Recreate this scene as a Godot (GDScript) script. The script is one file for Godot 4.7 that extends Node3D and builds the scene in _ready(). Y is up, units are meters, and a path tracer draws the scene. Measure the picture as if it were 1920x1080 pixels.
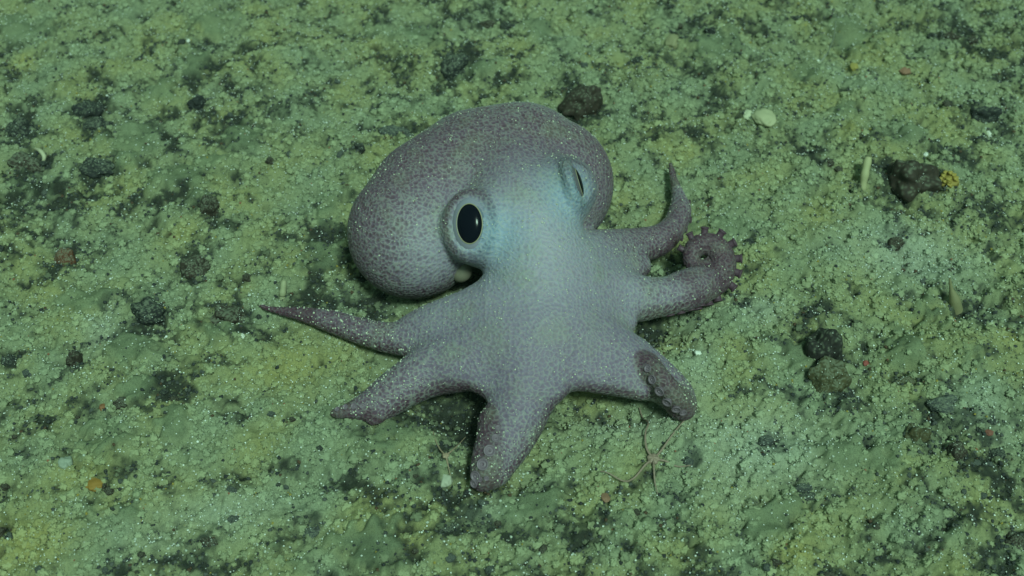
extends Node3D
# An octopus resting on a deep sea floor of pale crumbly sediment, black sand and dark pebbles. 1 unit = 1 metre.

const PITCH := 45.0
const FOV := 25.0
const DIST := 0.761
var cam_pos := Vector3(0, sin(deg_to_rad(PITCH)) * DIST, cos(deg_to_rad(PITCH)) * DIST)
var rng := RandomNumberGenerator.new()
var used := {}
var n_big := FastNoiseLite.new()
var n_mid := FastNoiseLite.new()
var n_fine := FastNoiseLite.new()
var n_tone := FastNoiseLite.new()
var n_hue := FastNoiseLite.new()
var n_warp := FastNoiseLite.new()
var n_cell := FastNoiseLite.new()
var n_skin := FastNoiseLite.new()
var n_silt := FastNoiseLite.new()
var n_lump := FastNoiseLite.new()

# ---------------------------------------------------------------- small helpers
func ray(px: float, py: float) -> Vector3:          # direction in which a point of the picture is seen
	var t := tan(deg_to_rad(FOV * 0.5))
	var a := deg_to_rad(PITCH)
	var f := Vector3(0, -sin(a), -cos(a))
	var u := Vector3(0, cos(a), -sin(a))
	return (f + Vector3.RIGHT * ((px - 960.0) / 540.0 * t) + u * ((540.0 - py) / 540.0 * t)).normalized()

func at(px: float, py: float, h := 0.0) -> Vector3:  # the point at height h (millimetres) over the sea floor
	var d := ray(px, py)
	return cam_pos + d * ((h * 0.001 - cam_pos.y) / d.y)

func numbered(called: String) -> String:
	var k: int = used.get(called, 0)
	used[called] = k + 1
	return called if k == 0 else "%s_%03d" % [called, k]

func tag(o: Node3D, label: String, category := "", group := "", kind := "") -> Node3D:
	o.set_meta("label", label)
	if category: o.set_meta("category", category)
	if group: o.set_meta("group", group)
	if kind: o.set_meta("kind", kind)
	return o

func base(called: String, where: Vector3) -> Node3D:
	var o := Node3D.new()
	o.name = numbered(called)
	add_child(o)
	o.position = where
	return o

func part(called: String, mesh: Mesh, mat: Material, parent: Node, xf := Transform3D()) -> MeshInstance3D:
	var o := MeshInstance3D.new()
	o.name = called if parent != self else numbered(called)
	o.mesh = mesh
	if mat: o.material_override = mat
	o.transform = xf
	parent.add_child(o, true)
	return o

func ss(a: float, b: float, x: float) -> float:
	return smoothstep(a, b, x)

func mesh_from(v: PackedVector3Array, n: PackedVector3Array, c: PackedColorArray, idx: PackedInt32Array) -> ArrayMesh:
	var arr := []
	arr.resize(Mesh.ARRAY_MAX)
	arr[Mesh.ARRAY_VERTEX] = v
	arr[Mesh.ARRAY_NORMAL] = n
	if c.size(): arr[Mesh.ARRAY_COLOR] = c
	arr[Mesh.ARRAY_INDEX] = idx
	var m := ArrayMesh.new()
	m.add_surface_from_arrays(Mesh.PRIMITIVE_TRIANGLES, arr)
	return m

func normals_of(v: PackedVector3Array, idx: PackedInt32Array) -> PackedVector3Array:
	var n := PackedVector3Array()
	n.resize(v.size())
	for i in range(0, idx.size(), 3):
		var a := idx[i]
		var b := idx[i + 1]
		var c := idx[i + 2]
		var k := (v[c] - v[a]).cross(v[b] - v[a])
		n[a] += k
		n[b] += k
		n[c] += k
	for i in n.size():
		n[i] = n[i].normalized()
	return n

func setup_noise(n: FastNoiseLite, s: int, size: float, kind: int, oct := 1) -> void:
	n.seed = s
	n.noise_type = kind
	n.frequency = 1.0 / size
	n.fractal_type = FastNoiseLite.FRACTAL_FBM if oct > 1 else FastNoiseLite.FRACTAL_NONE
	n.fractal_octaves = oct

# ---------------------------------------------------------------- the sea floor
const X0 := -0.62
const Z0 := -0.62
const CELL := 0.004
const NX := 310
const NZ := 270
var dark_map := PackedFloat32Array()
var silt_map := PackedFloat32Array()
var gold_map := PackedFloat32Array()
var white_map := PackedFloat32Array()
var pit_map := PackedFloat32Array()

func stamp(map: PackedFloat32Array, list: Array) -> PackedFloat32Array:   # each: px, py, half width, half height, strength, turn
	for e in list:
		var c := at(e[0], e[1])
		var rx: float = (at(e[0] + e[2], e[1]) - c).length()
		var rz: float = (at(e[0], e[1] + e[3]) - c).length()
		var turn: float = deg_to_rad(e[5]) if e.size() > 5 else 0.0
		var reach: float = maxf(rx, rz) * 2.0
		for j in range(maxi(0, int((c.z - reach - Z0) / CELL)), mini(NZ, int((c.z + reach - Z0) / CELL) + 2)):
			for i in range(maxi(0, int((c.x - reach - X0) / CELL)), mini(NX, int((c.x + reach - X0) / CELL) + 2)):
				var d := Vector2(X0 + i * CELL - c.x, Z0 + j * CELL - c.z).rotated(-turn)
				var q := (d.x * d.x) / (rx * rx) + (d.y * d.y) / (rz * rz)
				if q < 4.0:
					map[j * NX + i] = maxf(map[j * NX + i], float(e[4]) * exp(-q * 0.9)) if e[4] > 0 else minf(map[j * NX + i], float(e[4]) * exp(-q * 0.9))
	return map

func look(map: PackedFloat32Array, x: float, z: float) -> float:
	var u := (x - X0) / CELL
	var w := (z - Z0) / CELL
	var i := int(u)
	var j := int(w)
	if u < 0 or w < 0 or i >= NX - 1 or j >= NZ - 1:
		return 0.0
	u -= i
	w -= j
	var k := j * NX + i
	return lerpf(lerpf(map[k], map[k + 1], u), lerpf(map[k + NX], map[k + NX + 1], u), w)

func darkness(x: float, z: float) -> float:          # 0 pale sediment .. 1 bare black sand
	var wx := x + 0.006 * n_warp.get_noise_2d(x, z)
	var wz := z + 0.006 * n_warp.get_noise_2d(z + 3.0, x)
	return clampf(0.35 + 0.78 * n_tone.get_noise_2d(x * 0.7, z * 0.9) + 1.18 * look(dark_map, wx, wz), 0.0, 1.0)

func silt(x: float, z: float) -> float:              # 1 where a film of soft silt lies over the grains
	var wx := x + 0.009 * n_warp.get_noise_2d(x + 7.0, z)
	var wz := z + 0.009 * n_warp.get_noise_2d(z, x + 5.0)
	return ss(0.25, 0.75, look(silt_map, wx, wz) + 0.42 * n_silt.get_noise_2d(x, z) + 0.16 * n_fine.get_noise_2d(x, z))

func gap(x: float, z: float) -> float:               # 0 on top of a clump of sediment .. 1 in the gap between clumps
	return ss(-0.55, -0.1, n_lump.get_noise_2d(x, z)) * ss(-0.35, 0.15, n_hue.get_noise_2d(x * 1.3 + 3.0, z * 1.3))

func ground(x: float, z: float) -> float:
	var calm := 1.0 - 0.75 * exp(-(x * x + z * z) / 0.018)
	var s := silt(x, z)
	return calm * (0.007 * n_big.get_noise_2d(x, z) + 0.0062 * n_mid.get_noise_2d(x, z)) + (1.0 - 0.8 * s) * (0.0024 * n_fine.get_noise_2d(x, z) - 0.0022 * absf(n_tone.get_noise_2d(x * 1.7, z * 1.7 + 4.0))) + 0.0034 * s - 0.0034 * (1.0 - s) * gap(x, z) - 0.003 * look(dark_map, x, z) - 0.011 * look(pit_map, x, z)

func ground_color(x: float, z: float) -> Color:
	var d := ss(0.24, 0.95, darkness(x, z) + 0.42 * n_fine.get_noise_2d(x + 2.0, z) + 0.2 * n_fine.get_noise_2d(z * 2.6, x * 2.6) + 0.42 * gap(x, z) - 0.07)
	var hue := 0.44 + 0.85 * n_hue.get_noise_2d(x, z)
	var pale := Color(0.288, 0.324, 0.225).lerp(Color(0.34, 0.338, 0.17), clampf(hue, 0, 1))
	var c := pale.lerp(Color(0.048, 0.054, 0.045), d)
	c = c.lerp(Color(0.41, 0.365, 0.13), 0.7 * clampf(look(gold_map, x, z), 0, 1) * (1.0 - 0.6 * d))
	c = c.lerp(Color(0.43, 0.47, 0.40), 0.75 * clampf(look(white_map, x, z), 0, 1) * (1.0 - 0.5 * d))
	return c.lerp(Color(0.215, 0.25, 0.165) * (1.0 + 0.22 * n_mid.get_noise_2d(x * 1.6, z * 1.6 + 2.0) + 0.1 * n_fine.get_noise_2d(x, z + 1.0)), 0.8 * silt(x, z))

func build_floor() -> void:
	dark_map.resize(NX * NZ)
	silt_map.resize(NX * NZ)
	gold_map.resize(NX * NZ)
	white_map.resize(NX * NZ)
	pit_map.resize(NX * NZ)
	pit_map = stamp(pit_map, [[860, 745, 75, 55, 1], [1120, 755, 110, 38, 1], [1235, 600, 70, 36, 0.9], [1200, 490, 30, 25, 0.6], [720, 580, 60, 30, 0.4], [600, 903, 110, 20, 0.6], [430, 880, 80, 12, 0.4], [1680, 610, 50, 10, 0.4], [90, 370, 60, 14, 0.4]])
	dark_map = stamp(dark_map, [
		[110, 345, 95, 40, 0.55], [390, 130, 55, 45, 0.45], [440, 215, 80, 40, 0.45], [310, 240, 60, 40, 0.35], [30, 240, 50, 30, 0.5],
		[170, 200, 40, 40, 0.5], [500, 350, 90, 40, 0.35], [330, 380, 70, 30, 0.35], [230, 375, 60, 25, 0.4], [600, 460, 60, 80, 0.55],
		[620, 560, 110, 30, 0.6], [440, 580, 60, 40, 0.5], [280, 585, 60, 35, 0.4], [505, 700, 50, 60, 0.6], [290, 745, 120, 45, 0.55],
		[140, 720, 70, 45, 0.5], [90, 770, 60, 30, 0.45], [430, 880, 90, 16, 0.95, -14], [560, 890, 110, 26, 0.7], [640, 920, 90, 30, 0.95],
		[600, 850, 40, 40, 0.5], [850, 930, 55, 35, 0.65], [30, 950, 50, 30, 0.55], [180, 990, 60, 40, 0.45], [280, 1050, 80, 35, 0.5],
		[520, 1000, 70, 40, 0.4], [850, 770, 90, 50, 0.75], [1130, 770, 110, 26, 0.7], [1260, 605, 80, 30, 0.75], [1225, 640, 50, 40, 0.5],
		[860, 115, 50, 45, 0.5], [850, 45, 60, 35, 0.35], [920, 150, 40, 30, 0.35], [740, 130, 40, 25, 0.35], [650, 400, 20, 60, 0.5],
		[1290, 250, 50, 35, 0.35], [1320, 60, 70, 35, 0.3], [1360, 175, 50, 30, 0.3], [1495, 275, 40, 30, 0.4], [1500, 120, 60, 30, 0.3],
		[1690, 335, 60, 45, 0.5], [1830, 240, 60, 25, 0.45], [1780, 270, 60, 40, 0.4], [1800, 60, 80, 40, 0.45], [1850, 110, 60, 30, 0.4],
		[1850, 385, 45, 30, 0.45], [1685, 440, 40, 35, 0.5], [1480, 440, 40, 40, 0.45], [1540, 520, 80, 25, 0.4], [1840, 580, 50, 35, 0.5],
		[1680, 610, 70, 22, 0.55], [1400, 540, 50, 25, 0.35], [1770, 545, 60, 20, 0.45], [1390, 560, 30, 30, 0.4], [1440, 470, 45, 45, 0.35],
		[1540, 650, 60, 70, 0.5], [1780, 750, 70, 40, 0.45], [1860, 860, 60, 50, 0.5], [1790, 850, 50, 35, 0.45], [1330, 880, 30, 12, 0.4],
		[1500, 930, 50, 25, 0.5], [1310, 1050, 70, 40, 0.5], [1870, 1010, 60, 40, 0.5], [1750, 985, 60, 25, 0.4], [1620, 1060, 60, 30, 0.35],
		[1100, 1010, 60, 35, 0.4], [920, 990, 80, 20, 0.5], [760, 1000, 70, 35, 0.45], [960, 925, 60, 25, 0.45], [1110, 850, 40, 30, 0.45],
		[700, 1040, 50, 30, 0.4], [1150, 950, 40, 22, 0.4], [20, 420, 60, 40, 0.4], [130, 470, 40, 40, 0.4], [980, 1060, 50, 20, 0.4],
		[120, 620, 120, 70, -0.35], [330, 510, 120, 60, -0.3], [560, 720, 90, 60, -0.35], [600, 640, 90, 30, -0.35], [430, 830, 150, 40, -0.35],
		[1450, 850, 180, 100, -0.4], [1560, 470, 90, 60, -0.35], [1620, 480, 140, 50, -0.35], [1300, 690, 40, 60, -0.3], [1180, 830, 110, 50, -0.3],
		[1400, 360, 70, 60, -0.3], [560, 340, 80, 40, -0.3], [1250, 350, 60, 60, -0.3], [1650, 160, 120, 60, -0.25], [1450, 650, 90, 60, -0.3],
		[80, 1020, 80, 50, -0.5], [430, 960, 140, 40, -0.25], [1700, 680, 100, 50, -0.25],
	])
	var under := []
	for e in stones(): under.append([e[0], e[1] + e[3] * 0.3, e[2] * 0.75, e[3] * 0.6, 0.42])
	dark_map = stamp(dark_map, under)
	silt_map = stamp(silt_map, [
		[40, 50, 60, 28, 1], [400, 40, 45, 28, 1], [360, 110, 30, 25, 0.9], [240, 265, 45, 45, 1], [300, 170, 40, 25, 0.8], [460, 250, 55, 25, 1],
		[340, 330, 60, 30, 1], [370, 380, 35, 30, 0.8], [60, 345, 40, 20, 0.6], [400, 310, 60, 25, 0.8], [150, 560, 60, 28, 1], [240, 660, 55, 30, 1],
		[400, 620, 50, 20, 0.8], [260, 740, 35, 28, 0.9], [320, 810, 30, 35, 1], [180, 830, 60, 35, 0.9], [240, 960, 25, 22, 0.8], [600, 480, 60, 45, 0.7],
		[640, 780, 40, 20, 0.7], [720, 830, 60, 35, 1], [690, 1020, 70, 45, 1], [1000, 955, 55, 35, 1], [1040, 930, 45, 20, 0.8], [1220, 990, 50, 25, 0.7],
		[1430, 970, 45, 35, 1], [1580, 850, 50, 40, 1], [1640, 870, 60, 30, 1], [1500, 950, 40, 30, 0.7], [1700, 650, 45, 35, 1], [1730, 580, 40, 30, 0.8],
		[1500, 665, 26, 40, 0.9], [1300, 410, 30, 35, 0.8], [1360, 420, 60, 22, 0.7], [1600, 60, 60, 40, 1], [1340, 85, 50, 35, 0.9], [1510, 130, 45, 25, 0.8],
		[1440, 240, 25, 22, 0.7], [1580, 215, 22, 18, 0.9], [1700, 260, 60, 25, 0.7], [780, 70, 50, 30, 0.8], [900, 130, 50, 25, 0.7], [1000, 60, 40, 25, 0.7],
		[1560, 760, 60, 25, 0.6], [1830, 680, 50, 30, 0.7], [1900, 760, 30, 30, 0.7], [620, 400, 30, 40, 0.6], [550, 1050, 50, 20, 0.7], [700, 60, 30, 22, 0.7],
	])
	gold_map = stamp(gold_map, [
		[70, 1010, 75, 55, 1], [40, 105, 22, 14, 0.9], [150, 880, 60, 30, 0.5], [560, 690, 60, 40, 0.6], [330, 440, 40, 22, 0.7], [690, 740, 30, 20, 0.6],
		[1615, 95, 45, 22, 0.7], [1600, 130, 12, 12, 1], [1485, 200, 12, 8, 1], [1290, 275, 18, 14, 0.8], [1590, 252, 14, 12, 0.9], [1775, 345, 16, 20, 1], [1490, 1040, 40, 22, 0.9],
		[1540, 410, 30, 30, 0.5], [1270, 640, 50, 20, 0.6], [780, 1010, 26, 18, 0.8], [205, 945, 25, 22, 0.7], [1120, 60, 30, 12, 0.7], [1165, 375, 20, 20, 0.7],
		[710, 930, 40, 22, 0.5], [930, 905, 50, 20, 0.7], [700, 90, 40, 20, 0.4], [1895, 640, 22, 20, 0.8], [1905, 570, 18, 18, 0.7], [1380, 650, 40, 20, 0.6],
	])
	white_map = stamp(white_map, [
		[1420, 830, 130, 70, 1], [1700, 470, 110, 50, 1], [1430, 580, 45, 25, 0.8], [1850, 770, 60, 50, 0.6], [190, 610, 28, 45, 0.9], [420, 960, 120, 40, 0.6],
		[1390, 860, 90, 70, 0.8], [1210, 800, 100, 30, 0.6], [1310, 700, 30, 60, 0.7], [900, 960, 40, 20, 0.5], [1370, 930, 90, 40, 0.5], [300, 1010, 70, 30, 0.5],
	])
	var xs := PackedFloat32Array()
	var zs := PackedFloat32Array()
	var step := 0.0014
	var grow := PackedFloat32Array()
	var e := 0.0
	var s := step
	while e < 4.5:
		s *= 1.14
		e += s
		grow.append(e)
	for k in range(grow.size() - 1, -1, -1): xs.append(-0.43 - grow[k])
	for k in int(0.86 / step) + 1: xs.append(-0.43 + k * step)
	for k in grow.size(): xs.append(0.43 + grow[k])
	for k in range(grow.size() - 1, -1, -1): zs.append(-0.36 - grow[k])
	for k in int(0.60 / step) + 1: zs.append(-0.36 + k * step)
	for k in grow.size(): zs.append(0.24 + grow[k])
	var w := xs.size()
	var v := PackedVector3Array()
	var c := PackedColorArray()
	v.resize(w * zs.size())
	c.resize(v.size())
	for j in zs.size():
		for i in w:
			v[j * w + i] = Vector3(xs[i], ground(xs[i], zs[j]), zs[j])
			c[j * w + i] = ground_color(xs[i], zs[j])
	var idx := PackedInt32Array()
	idx.resize((w - 1) * (zs.size() - 1) * 6)
	var o := 0
	for j in zs.size() - 1:
		for i in w - 1:
			var a := j * w + i
			idx[o] = a
			idx[o + 1] = a + 1
			idx[o + 2] = a + w
			idx[o + 3] = a + 1
			idx[o + 4] = a + w + 1
			idx[o + 5] = a + w
			o += 6
	var m := StandardMaterial3D.new()
	m.vertex_color_use_as_albedo = true
	m.roughness = 0.95
	m.metallic_specular = 0.25
	m.albedo_texture = speckle_texture()
	m.uv1_triplanar = true
	m.uv1_world_triplanar = true
	m.uv1_scale = Vector3(7, 7, 7)
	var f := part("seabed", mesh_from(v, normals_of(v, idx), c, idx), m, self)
	tag(f, "pale green sediment sea floor with patches of black sand", "", "", "structure")

func speckle_texture() -> ImageTexture:              # grain of fine sand: most pixels near white, some dark, some bright
	var r := RandomNumberGenerator.new()
	r.seed = 5
	var im := Image.create(512, 512, false, Image.FORMAT_RGB8)
	for y in 512:
		for x in 512:
			var k := r.randf()
			var g := 0.86 + 0.14 * r.randf()
			if k < 0.16: g = 0.55 + 0.25 * r.randf()
			im.set_pixel(x, y, Color(g, g, g * (0.95 + 0.05 * r.randf())))
	return ImageTexture.create_from_image(im)

# ---------------------------------------------------------------- lumps: crumbs, grains, pebbles
func lump(detail: int, s: int, rough: float, cuts: int, squash := Vector3.ONE, freq := 0.62) -> ArrayMesh:
	var r := RandomNumberGenerator.new()
	r.seed = s
	var t := (1.0 + sqrt(5.0)) / 2.0
	var v := PackedVector3Array([Vector3(-1, t, 0), Vector3(1, t, 0), Vector3(-1, -t, 0), Vector3(1, -t, 0), Vector3(0, -1, t), Vector3(0, 1, t), Vector3(0, -1, -t), Vector3(0, 1, -t), Vector3(t, 0, -1), Vector3(t, 0, 1), Vector3(-t, 0, -1), Vector3(-t, 0, 1)])
	for i in 12: v[i] = v[i].normalized()
	var idx := PackedInt32Array([0, 11, 5, 0, 5, 1, 0, 1, 7, 0, 7, 10, 0, 10, 11, 1, 5, 9, 5, 11, 4, 11, 10, 2, 10, 7, 6, 7, 1, 8, 3, 9, 4, 3, 4, 2, 3, 2, 6, 3, 6, 8, 3, 8, 9, 4, 9, 5, 2, 4, 11, 6, 2, 10, 8, 6, 7, 9, 8, 1])
	for d in detail:
		var mids := {}
		var nx := PackedInt32Array()
		for i in range(0, idx.size(), 3):
			var m := [0, 0, 0]
			for k in 3:
				var a := idx[i + k]
				var b := idx[i + (k + 1) % 3]
				var key := mini(a, b) * 100000 + maxi(a, b)
				if not mids.has(key):
					mids[key] = v.size()
					v.append(((v[a] + v[b]) * 0.5).normalized())
				m[k] = mids[key]
			nx.append_array([idx[i], m[0], m[2], idx[i + 1], m[1], m[0], idx[i + 2], m[2], m[1], m[0], m[1], m[2]])
		idx = nx
	for i in range(0, idx.size(), 3):
		var q := idx[i + 1]
		idx[i + 1] = idx[i + 2]
		idx[i + 2] = q
	var n := FastNoiseLite.new()
	n.seed = s
	n.frequency = freq
	n.fractal_octaves = 2
	var planes := []
	for k in cuts:
		planes.append([Vector3(r.randfn(), r.randfn(), r.randfn()).normalized(), r.randf_range(0.55, 0.85)])
	for i in v.size():
		var p := v[i]
		var rad := 1.0 + rough * n.get_noise_3d(p.x * 1.6, p.y * 1.6, p.z * 1.6)
		for c in planes:
			var d: float = p.dot(c[0])
			if d > 0.0: rad = minf(rad, lerpf(rad, c[1] / d, 0.6))
		v[i] = p * rad * squash
	return mesh_from(v, normals_of(v, idx), PackedColorArray(), idx)

func scatter(called: String, label: String, mesh: Mesh, mat: Material, xf: Array, col: PackedColorArray, parent: Node = self) -> void:
	var mm := MultiMesh.new()
	mm.transform_format = MultiMesh.TRANSFORM_3D
	mm.use_colors = true
	mm.mesh = mesh
	mm.instance_count = xf.size()
	for i in xf.size():
		mm.set_instance_transform(i, xf[i])
		mm.set_instance_color(i, col[i])
	var o := MultiMeshInstance3D.new()
	o.name = numbered(called) if parent == self else called
	o.multimesh = mm
	o.material_override = mat
	parent.add_child(o, true)
	o.set_meta("kind", "stuff")
	if parent == self: o.set_meta("label", label)

func any_turn() -> Basis:
	return Basis(Quaternion(rng.randfn(), rng.randfn(), rng.randfn(), rng.randfn() + 0.001).normalized())

func grain_mat(rough := 0.95, spec := 0.25) -> StandardMaterial3D:
	var m := StandardMaterial3D.new()
	m.vertex_color_use_as_albedo = true
	m.roughness = rough
	m.metallic_specular = spec
	return m

func spot() -> Vector2:                              # anywhere in the part of the floor that can be seen, and a margin
	var z := -0.46 + 0.76 * rng.randf()
	return Vector2((rng.randf() * 2.0 - 1.0) * 0.5, z)

func build_grains() -> void:
	rng.seed = 11
	var pale := [[], [], []]
	var pale_c := [PackedColorArray(), PackedColorArray(), PackedColorArray()]
	var dark := [[], []]
	var dark_c := [PackedColorArray(), PackedColorArray()]
	for i in 340000:
		var p := spot()
		var s := silt(p.x, p.y)
		if s > rng.randf() * 1.05 and rng.randf() < 0.92: continue
		if n_hue.get_noise_2d(p.x * 2.5 + 1.0, p.y * 2.5) > rng.randf_range(-0.1, 0.7): continue
		var d := ss(0.25, 0.8, darkness(p.x, p.y) + 0.42 * n_fine.get_noise_2d(p.x + 2.0, p.y) + 0.3 * gap(p.x, p.y) - 0.06)
		var y := ground(p.x, p.y)
		var wh := clampf(look(white_map, p.x, p.y), 0, 1)
		if rng.randf() < d * 0.8 + 0.03:
			var r := 0.0003 + 0.0009 * pow(rng.randf(), 3.5)
			var k := rng.randi() % 2
			dark[k].append(Transform3D(any_turn().scaled(Vector3(r, r * 0.75, r)), Vector3(p.x, y + r * 0.3, p.y)))
			var b := rng.randf()
			var c := Color(0.028, 0.031, 0.034).lerp(Color(0.10, 0.105, 0.095), b * b)
			if rng.randf() < 0.05: c = Color(0.085, 0.05, 0.03)
			dark_c[k].append(c)
		else:
			var big := rng.randf() < 0.2 * (1.0 - 0.7 * wh)
			var r := (0.0010 + 0.0017 * pow(rng.randf(), 2.2)) if big else (0.00028 + 0.00045 * pow(rng.randf(), 2.0))
			var k := rng.randi() % 3
			var sy := 0.75 if big else 0.8
			var turn := Basis(Vector3.UP, rng.randf() * TAU) * Basis(Vector3.RIGHT, rng.randf_range(-0.4, 0.4))
			pale[k].append(Transform3D(turn * Basis.from_scale(Vector3(r, r * sy, r * 0.85)), Vector3(p.x, y + (-0.25 if big else 0.25) * r, p.y)))
			var c := ground_color(p.x, p.y)
			if big: c = c.lerp(Color(0.295, 0.328, 0.2), 0.35) * (0.85 + 0.3 * rng.randf())
			else: c = c.lerp(Color(0.31, 0.345, 0.238), 0.45) * (0.66 + 0.66 * rng.randf())
			if not big and rng.randf() < 0.012: c = Color(0.34, 0.27, 0.07)
			elif not big and rng.randf() < 0.004: c = Color(0.30, 0.13, 0.08)
			elif not big and rng.randf() < 0.06 + 0.25 * wh: c = Color(0.52, 0.56, 0.48)
			pale_c[k].append(c)
	var m := grain_mat()
	for k in 3: scatter("sediment_crumbs", ["pale green fluffy crumbs of sediment strewn all over the floor", "yellowish green crumbs of sediment mixed among the others", "finer greenish sediment crumbs filling gaps on the floor"][k], lump(2, 40 + k, 0.85, 0, Vector3.ONE, 1.15), m, pale[k], pale_c[k])
	var dm := grain_mat(0.75, 0.4)
	for k in 2: scatter("black_sand", ["loose black sand grains in dark patches of the floor", "angular dark grey sand grains between the pale crumbs"][k], lump(1, 50 + k, 0.7, 4), dm, dark[k], dark_c[k])
	var specks := []
	var sc := PackedColorArray()
	for i in 34000:
		var p := spot()
		var r := 0.0003 + 0.00028 * pow(rng.randf(), 2.0)
		if rng.randf() < 0.006: r *= 2.0
		if n_mid.get_noise_2d(p.x + 9.0, p.y) < rng.randf_range(-0.9, 0.5) and look(white_map, p.x, p.y) < 0.3: continue
		specks.append(Transform3D(any_turn().scaled(Vector3(r, r * 0.6, r)), Vector3(p.x, ground(p.x, p.y) + 0.0005 + 0.001 * rng.randf(), p.y)))
		sc.append(Color(0.86, 0.88, 0.84) * (0.65 + 0.4 * rng.randf()))
	for q in rock_specks:
		var r := 0.0002 + 0.0003 * pow(rng.randf(), 2.0)
		specks.append(Transform3D(any_turn().scaled(Vector3(r, r * 0.6, r)), q))
		sc.append(Color(0.62, 0.66, 0.60) * (0.5 + 0.5 * rng.randf()))
	scatter("white_specks", "tiny white specks of marine snow settled over the floor", lump(0, 60, 0.5, 0), grain_mat(0.6, 0.5), specks, sc)

func rock_mesh(s: int, tint: Color, dust: float, squash: Vector3) -> ArrayMesh:
	var src := lump(4, s, 0.42, 4, squash)
	var a := src.surface_get_arrays(0)
	var v: PackedVector3Array = a[Mesh.ARRAY_VERTEX]
	var n: PackedVector3Array = a[Mesh.ARRAY_NORMAL]
	var idx: PackedInt32Array = a[Mesh.ARRAY_INDEX]
	var f := FastNoiseLite.new()
	f.seed = s
	f.frequency = 3.5
	f.fractal_octaves = 3
	var c := PackedColorArray()
	for i in v.size():
		var p := v[i]
		var k := f.get_noise_3d(p.x, p.y, p.z)
		v[i] = p + n[i] * 0.035 * k
		var col := tint * (1.0 + 0.7 * f.get_noise_3d(p.x * 3.0 + 9.0, p.y * 3.0, p.z * 3.0))
		var d := ss(0.0, 0.22, n[i].y * 0.5 - 0.55 + dust * 2.0 + 1.1 * f.get_noise_3d(p.x * 2.2, p.y * 2.2 + 4.0, p.z * 2.2))
		c.append(col.lerp(Color(0.20, 0.22, 0.16), 0.6 * d))
	return mesh_from(v, normals_of(v, idx), c, idx)

var rock_specks := []

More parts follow.
